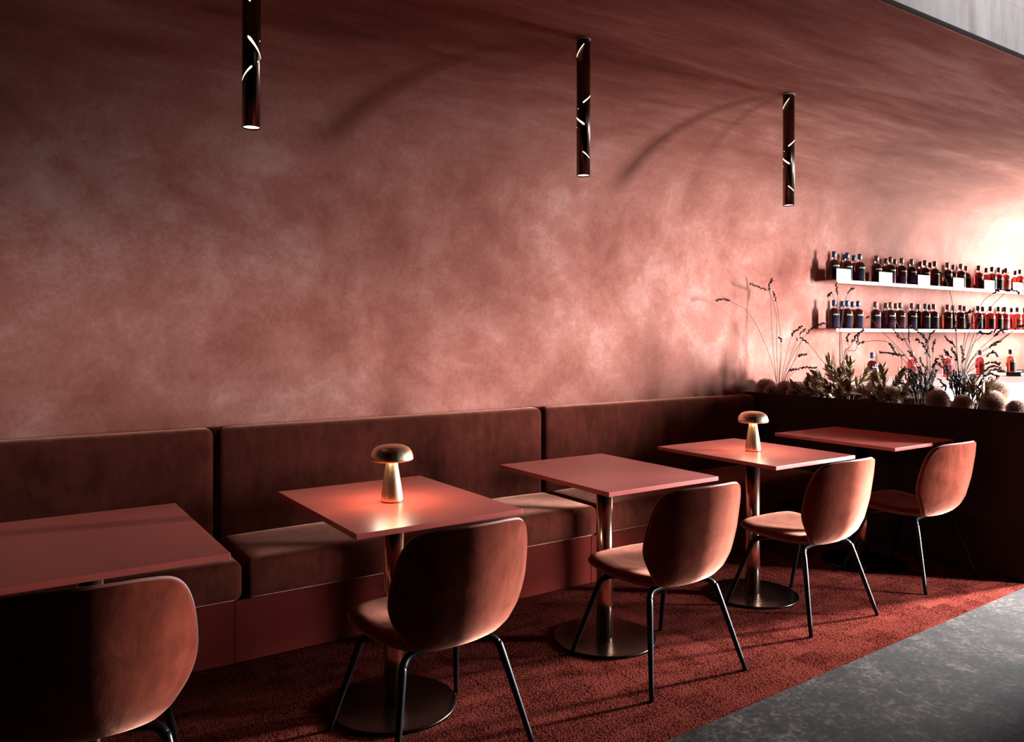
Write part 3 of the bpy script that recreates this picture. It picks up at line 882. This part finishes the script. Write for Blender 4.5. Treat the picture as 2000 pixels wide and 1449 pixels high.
# fuller lower growth of the two dense grasses
for gk, cnt in ((3, 46), (4, 36)):
    b = Vector(GB[gk])
    for k in range(cnt):
        a = rs.uniform(0, 2 * PI); sp = rs.uniform(0.03, 0.14); h = rs.uniform(0.12, 0.27)
        dy = math.sin(a) * sp; dx = math.cos(a) * sp * 0.8
        p0 = b + Vector((dx * 0.3, dy * 0.3, 0.005))
        st = [p0, b + Vector((dx * 0.6, dy * 0.6, h * 0.35)), b + Vector((dx * 0.85, dy * 0.85, h * 0.65))]
        hd = [st[-1], b + Vector((dx, dy, h * 0.82)), b + Vector((dx * 1.3, dy * 1.3, h))]
        add_stem(gk, st, hd, 900 + 50 * gk + k)

# leafy bushes
def leaf_mesh(name, L, W):
    V, F = [], []
    n = 6
    for i in range(n + 1):
        t = i / n
        w = W * math.sin(PI * min(1, t * 0.92 + 0.06)) ** 0.8
        z = 0.10 * L * t * t
        V += [(t * L, -w, z + 0.25 * w), (t * L, 0, z), (t * L, w, z + 0.25 * w)]
    for i in range(n):
        a = 3 * i
        F += [(a, a + 3, a + 4, a + 1), (a + 1, a + 4, a + 5, a + 2)]
    return mesh(name, V, F, M['leaf'])
LEAF = [leaf_mesh('leaf', 0.078, 0.0115), leaf_mesh('leaf', 0.060, 0.0105), leaf_mesh('leaf', 0.115, 0.0100)]
def bush(label, base, branches, seed, kinds=(0, 1), per=20):
    t = thing('leafy_bush', label, 'dried plant', base, 0, 'dried plants in the planter')
    r = random.Random(seed)
    for (dx, dy, dz) in branches:
        tip = Vector((dx, dy, dz))
        path = catmull([(dx * 0.15, dy * 0.15, 0), tuple(tip * 0.45 + Vector((0, 0, 0.02))), tuple(tip * 0.8), tuple(tip)], 6)
        br = obj('branch', mesh('branch', *tube_vf(path, [0.0034 - 0.0016 * k / len(path) for k in range(len(path))], 6), M['stem']), t)
        n = len(path)
        for k in range(per):
            f = 0.30 + 0.70 * k / (per - 1)
            i = min(n - 2, int(f * (n - 1)))
            p = path[i].lerp(path[i + 1], f * (n - 1) - i)
            d = (path[i + 1] - path[i]).normalized()
            az = k * 2.399 + r.uniform(-0.3, 0.3)
            side = d.orthogonal().normalized()
            side.rotate(Quaternion(d, az))
            open_ = r.uniform(0.55, 1.15) * (1.0 - 0.35 * f)
            ld = (d * math.cos(open_) + side * math.sin(open_)).normalized()
            up = (d - ld * d.dot(ld)).normalized()
            yv = up.cross(ld)
            m3 = Matrix((ld, yv, up)).transposed()
            s = r.uniform(0.8, 1.2)
            lf = bpy.data.objects.new('leaf', LEAF[kinds[r.randrange(len(kinds))]])
            link(lf, br)
            lf.matrix_basis = Matrix.Translation(p) @ m3.to_4x4() @ Matrix.Diagonal((s, s, s, 1))
    return t
bush('big olive leaved dried bush with upright leaf clusters nearer the plaster wall', (4.80, 3.13, 0.865),
     [(-0.06, 0.10, 0.27), (0.02, 0.02, 0.28), (-0.05, -0.04, 0.25), (-0.10, 0.16, 0.19), (-0.14, 0.06, 0.12), (0.06, 0.19, 0.22), (-0.13, -0.08, 0.13), (0.05, -0.09, 0.21), (-0.12, 0.22, 0.10), (-0.02, 0.26, 0.15), (-0.10, -0.01, 0.19), (0.06, 0.08, 0.25), (-0.15, 0.14, 0.07), (-0.15, -0.03, 0.075), (-0.08, 0.30, 0.08)], 2, per=24)
bush('smaller olive leaved dried bush beside the dense seed grass', (4.80, 2.86, 0.865),
     [(-0.02, 0.02, 0.24), (0.02, -0.08, 0.22), (-0.10, -0.02, 0.12), (-0.12, 0.09, 0.10), (0.05, -0.13, 0.17), (-0.13, -0.10, 0.075), (0.03, 0.08, 0.20), (-0.06, 0.04, 0.17), (-0.14, 0.01, 0.07), (-0.09, -0.15, 0.11)], 3, per=22)
bush('tuft of long olive strap leaves near the free end of the planter', (4.80, 2.33, 0.865),
     [(-0.03, -0.02, 0.16), (0.03, -0.07, 0.15), (-0.06, -0.10, 0.12)], 4, (2, 2, 0), 13)
bush('low olive leaf spray close to the plaster wall end of the planter', (4.76, 3.42, 0.865),
     [(-0.06, -0.04, 0.13), (-0.08, 0.05, 0.10), (0.03, -0.03, 0.15)], 6, per=14)

# fuzzy flower heads
def fuzz_data(seed):
    r = random.Random(seed)
    bm = bmesh.new()
    bmesh.ops.create_icosphere(bm, subdivisions=3, radius=0.80)
    core = bpy.data.meshes.new('core'); bm.to_mesh(core); bm.free()
    core.materials.append(M['flower_core'])
    core.polygons.foreach_set('use_smooth', [True] * len(core.polygons))
    V, F = [], []
    for k in range(4200):
        z = r.uniform(-0.75, 1); a = r.uniform(0, 2 * PI); q = math.sqrt(1 - z * z)
        d = Vector((q * math.cos(a), q * math.sin(a), z))
        s = d.orthogonal().normalized(); s.rotate(Quaternion(d, r.uniform(0, 6.28)))
        e = (d + Vector((r.uniform(-.4, .4), r.uniform(-.4, .4), r.uniform(-.4, .4))) * 0.5).normalized()
        b = len(V)
        V += [d * 0.76 + s * 0.017, d * 0.76 - s * 0.017, d * 0.76 + e * r.uniform(0.20, 0.36)]
        F.append((b, b + 1, b + 2))
    return core, mesh('fuzz', V, F, M['fuzz'], False)
FZ = [fuzz_data(s) for s in (1, 2, 3)]
balls = [(4.715, 3.745, 0.938, 0.080), (4.66, 3.655, 0.925, 0.056), (4.745, 3.600, 0.940, 0.066), (4.86, 3.44, 0.98, 0.078), (4.70, 3.50, 0.915, 0.050),
         (4.95, 3.02, 0.965, 0.075), (4.73, 2.80, 0.935, 0.078), (4.71, 2.485, 0.940, 0.070), (4.90, 2.60, 0.96, 0.060), (4.70, 2.335, 0.930, 0.058),
         (4.87, 2.235, 0.995, 0.078), (4.73, 2.185, 0.945, 0.072), (4.72, 2.055, 0.922, 0.056)]
for k, (x, y, z, r) in enumerate(balls):
    t = thing('fuzzy_flower', 'fuzzy dried flower head, %s from the plaster wall in the planter' % ORD[k], 'dried flower', (x, y, z), k * 1.3, 'fuzzy dried flower heads in the planter')
    core, fz = FZ[k % 3]
    c = obj('core', core, t); c.scale = (r, r, r)
    f = obj('fuzz', fz, t); f.scale = (r, r, r); f['kind'] = 'stuff'
    st = obj('stem', mesh('stem', *tube_vf([(0, 0, -0.7 * r), (0, 0, 0.866 - z - 0.004)], 0.004, 6), M['stem']), t) if z - 0.7 * r > 0.872 else None

# ------------------------------------------------------------------ bottle shelves
SY0 = 3.663
def shelf(z0, z1, label):
    t = thing('wall_shelf', label, 'shelf', (5.45, SY0, z1), 0, 'bottle shelves')
    L = X1 - 5.45 - 0.05
    obj('board', bevel_box('board', (0.0, L, 0.003, YW - SY0 - 0.003, -0.008, 0.0), M['shelf'], 0.001, 1), t)
    obj('front_lip', bevel_box('front_lip', (0.0, L, 0.0, 0.0025, z0 - z1, 0.0), M['shelf'], 0.0008, 1), t)
    return t
shelf(1.743, 1.772, 'upper pale pink steel bottle shelf with price cards')
shelf(1.361, 1.388, 'lower pale pink steel bottle shelf without cards')
cards = [(5.45, 5.585), (6.029, 6.164), (6.616, 6.751), (7.202, 7.337), (7.769, 7.904), (8.331, 8.466)]
for k, (a, _) in enumerate(cards):
    w = [0.190, 0.195, 0.195, 0.187, 0.190, 0.20][k]
    V, F = box_vf(-w / 2, w / 2, -0.0022, -0.0002, -0.028, 0.086)
    tag(obj('price_card', mesh('price_card', V, F, M['card'], False), None, (a + w / 2, SY0, 1.772)), 'blank cream card on the front of the upper shelf, %s from the left' % ORD[k], 'card', 'cream cards on the upper shelf')

# ------------------------------------------------------------------ bottles
def bottle_mats(key, liquid, label, cap, label2=None):
    M['liq_' + key] = plain('spirit_' + key, liquid, 0.06, 0.0, 0.5, Transmission_Weight=0.75, IOR=1.36)
    m, nt, b = new_mat('bottle_label_' + key)
    v = coords(nt, 'obj')
    sep = N(nt, 'ShaderNodeSeparateXYZ'); nt.links.new(v, sep.inputs[0])
    mr = N(nt, 'ShaderNodeMapRange'); mr.inputs['From Min'].default_value = 0.01; mr.inputs['From Max'].default_value = 0.12
    nt.links.new(sep.outputs['Z'], mr.inputs['Value'])
    nt.links.new(ramp(nt, mr.outputs[0], [(0.0, label2 or label), (0.7, label)]), b.inputs['Base Color'])
    b.inputs['Roughness'].default_value = 0.7
    b.inputs['Specular IOR Level'].default_value = 0.06
    M['lab_' + key] = m
    M['cap_' + key] = plain('cap_' + key, cap, 0.35)
bottle_mats('navy', (0.10, 0.018, 0.006), (0.004, 0.004, 0.010), (0.006, 0.035, 0.10), (0.014, 0.010, 0.032))
bottle_mats('plum', (0.10, 0.014, 0.008), (0.005, 0.003, 0.004), (0.12, 0.042, 0.030), (0.075, 0.010, 0.032))
bottle_mats('violet', (0.09, 0.012, 0.008), (0.005, 0.003, 0.005), (0.13, 0.046, 0.034), (0.025, 0.014, 0.042))
bottle_mats('copper', (0.12, 0.02, 0.01), (0.012, 0.005, 0.004), (0.16, 0.058, 0.042), (0.09, 0.024, 0.017))
bottle_mats('green', (0.42, 0.03, 0.03), (0.003, 0.008, 0.006), (0.006, 0.005, 0.005), (0.006, 0.022, 0.016))
bottle_mats('red', (0.62, 0.07, 0.06), (0.14, 0.014, 0.018), (0.006, 0.005, 0.005), (0.36, 0.19, 0.16))
bottle_mats('rose', (0.75, 0.10, 0.10), (0.20, 0.026, 0.022), (0.24, 0.07, 0.055), (0.14, 0.018, 0.018))
bottle_mats('amber', (0.85, 0.20, 0.11), (0.010, 0.012, 0.008), (0.006, 0.005, 0.005), (0.010, 0.010, 0.007))
M['bottle_glass'] = glass('clear_bottle_glass', (0.95, 0.93, 0.92), 0.02)
M['print'] = plain('cream_print', (0.85, 0.78, 0.70), 0.5)
BR = 0.039
BODY = [(0.030, 0.001), (0.036, 0.003), (BR, 0.009), (BR, 0.130), (0.0365, 0.141), (0.030, 0.150), (0.021, 0.158), (0.0165, 0.160)]
NECK = [(0.0166, 0.1602), (0.0150, 0.168), (0.0142, 0.176), (0.0142, 0.182)]
CAP = [(0.0150, 0.1795), (0.0158, 0.1805), (0.0158, 0.223), (0.0148, 0.2248)]
body_v = lathe_vf(BODY, 32); neck_v = lathe_vf(NECK, 24); cap_v = lathe_vf(CAP, 24)
def wrap(V, R): return [((R + dz) * math.sin(x / R), -(R + dz) * math.cos(x / R), z) for x, z, dz in V]
lv, lf_ = [], []
for i in range(25):
    x = -0.052 + 0.104 * i / 24
    lv += [(x, 0.014, 0.0006), (x, 0.120, 0.0006)]
for i in range(24):
    lf_.append((2 * i, 2 * i + 2, 2 * i + 3, 2 * i + 1))
label_v = wrap(lv, BR)
# printed brand word, wrapped round the label
fc = bpy.data.curves.new('label_text', 'FONT')
fc.body = 'STARWARD'; fc.size = 0.0155; fc.align_x = 'CENTER'; fc.resolution_u = 2; fc.space_character = 1.1
fo = bpy.data.objects.new('label_text', fc)
link(fo)
dg = bpy.context.evaluated_depsgraph_get()
tm = bpy.data.meshes.new_from_object(fo.evaluated_get(dg))
bpy.data.objects.remove(fo, do_unlink=True)
text_v = wrap([(v.co.x, v.co.y + 0.104, 0.0012) for v in tm.vertices], BR)
text_f = [tuple(p.vertices) for p in tm.polygons]
bottle_data = {}
def bottle_parts(key):
    if key not in bottle_data:
        bottle_data[key] = [('body', mesh('body', *body_v, M['liq_' + key])), ('neck', mesh('neck', *neck_v, M['bottle_glass'])), ('cap', mesh('cap', *cap_v, M['cap_' + key])),
                            ('label', mesh('label', label_v, lf_, M['lab_' + key])), ('lettering', mesh('lettering', text_v, text_f, M['print'], False))]
    return bottle_data[key]
LOOK = {'navy': 'dark bottle, navy label, blue cap', 'plum': 'dark bottle, plum label, copper cap', 'violet': 'dark bottle, violet label, copper cap',
        'copper': 'dark bottle, russet label, copper cap', 'green': 'red bottle, dark green label, black cap', 'red': 'bright red bottle, pale label foot, black cap',
        'rose': 'rose red bottle with a pinkish cap', 'amber': 'orange bottle with a small dark label and black cap'}
def bottle(key, x, y, z, label, group, rz=0.0, s=1.0):
    t = thing('spirit_bottle', label, 'bottle', (x, y, z), rz, group)
    t.scale = (s, s, s)
    parts = bottle_parts(key)
    for nm, me in parts:
        o = obj(nm, me, t) if nm != 'lettering' else None
        if nm == 'label':
            obj('lettering', parts[4][1], o)
    return t
def kind_for(x):
    if x < 5.95: return 'navy'
    if x < 6.55: return 'plum'
    if x < 7.12: return 'violet'
    if x < 7.74: return 'copper'
    if x < 8.2: return 'green'
    return 'red'
UF = [5.495, 5.668, 5.841, 6.081, 6.285, 6.453, 6.608, 6.822, 6.983, 7.2, 7.437, 7.767, 8.024, 8.156, 8.301, 8.597, 8.75]
UB = [5.769, 5.896, 6.366, 6.5, 6.906, 7.072, 7.476, 7.711, 8.101, 8.45, 8.70]
LF = [5.495, 5.668, 5.819, 6.065, 6.285, 6.433, 6.613, 6.827, 6.966, 7.202, 7.428, 7.755, 7.994, 8.152, 8.28, 8.541, 8.70]
LB = [5.739, 5.879, 6.366, 6.515, 6.873, 7.055, 7.476, 7.68, 8.031, 8.45, 8.62]
rs = random.Random(8)
for nm, fr, bk, z in (('upper', UF, UB, 1.772), ('lower', LF, LB, 1.388)):
    rows = sorted([(x, 3.713) for x in fr] + [(x, 3.801) for x in bk])
    for k, (x, y) in enumerate(rows):
        key = kind_for(x)
        bottle(key, x, y, z + 0.0005, '%s, %s from left on %s shelf' % (LOOK[key], ORD[k], nm), 'bottles on the %s shelf' % nm, rs.uniform(-0.12, 0.2))

# ------------------------------------------------------------------ bar counter behind the planter
bc = thing('bar_counter', 'white bar counter below the bottle shelves', 'counter', (5.2, 2.8, 0))
def cbox(name, x0, x1, y0, y1, z0, z1, mat):
    return obj(name, bevel_box(name, (x0, x1, y0, y1, z0, z1), mat, 0.002, 1), bc)
cbox('body', 0.0, X1 - 5.25, 0.03, YW - 2.804, -0.006, 0.934, M['white_counter'])
cbox('edge_band', 0.0, X1 - 5.25, 0.0, YW - 2.804, 0.9345, 0.954, M['counter_edge'])
cbox('worktop', 0.0, X1 - 5.25, 0.0, YW - 2.804, 0.9545, 0.972, M['white_counter'])
def tray(x, y, w, d, h, lab):
    t = thing('bar_tray', lab, 'tray', (x, y, 0.9725), 0)
    obj('tray_base', bevel_box('tray_base', (-w / 2, w / 2, -d / 2, d / 2, 0.0, h), M['black_tray'], 0.003, 1), t)
    for sx in (-1, 1):
        obj('rim', bevel_box('rim', (sx * w / 2 - 0.006, sx * w / 2 + 0.006, -d / 2, d / 2, h + 0.0005, h + 0.006), M['black_tray'], 0.002, 1), t)
tray(7.62, 3.28, 0.30, 0.12, 0.030, 'thick black rubber tray on the white bar counter')
tray(8.35, 3.66, 0.42, 0.12, 0.012, 'thin black mat on the bar counter beside the orange bottle')
for key, x, lab in (('navy', 5.77, 'bottle with a blue cap standing on the bar counter behind the leafy bush'), ('rose', 6.34, 'red bottle on the bar counter behind the dense seed grass'),
                    ('rose', 6.90, 'rose red bottle with a pinkish cap on the counter behind the fan of grass'), ('rose', 7.47, 'pinkish red bottle on the counter left of the orange one'),
                    ('amber', 8.05, 'orange bottle with black cap standing free on the white bar counter')):
    bottle(key, x, 3.56, 0.9727, lab, 'bottles on the bar counter', 0.1, 1.0)
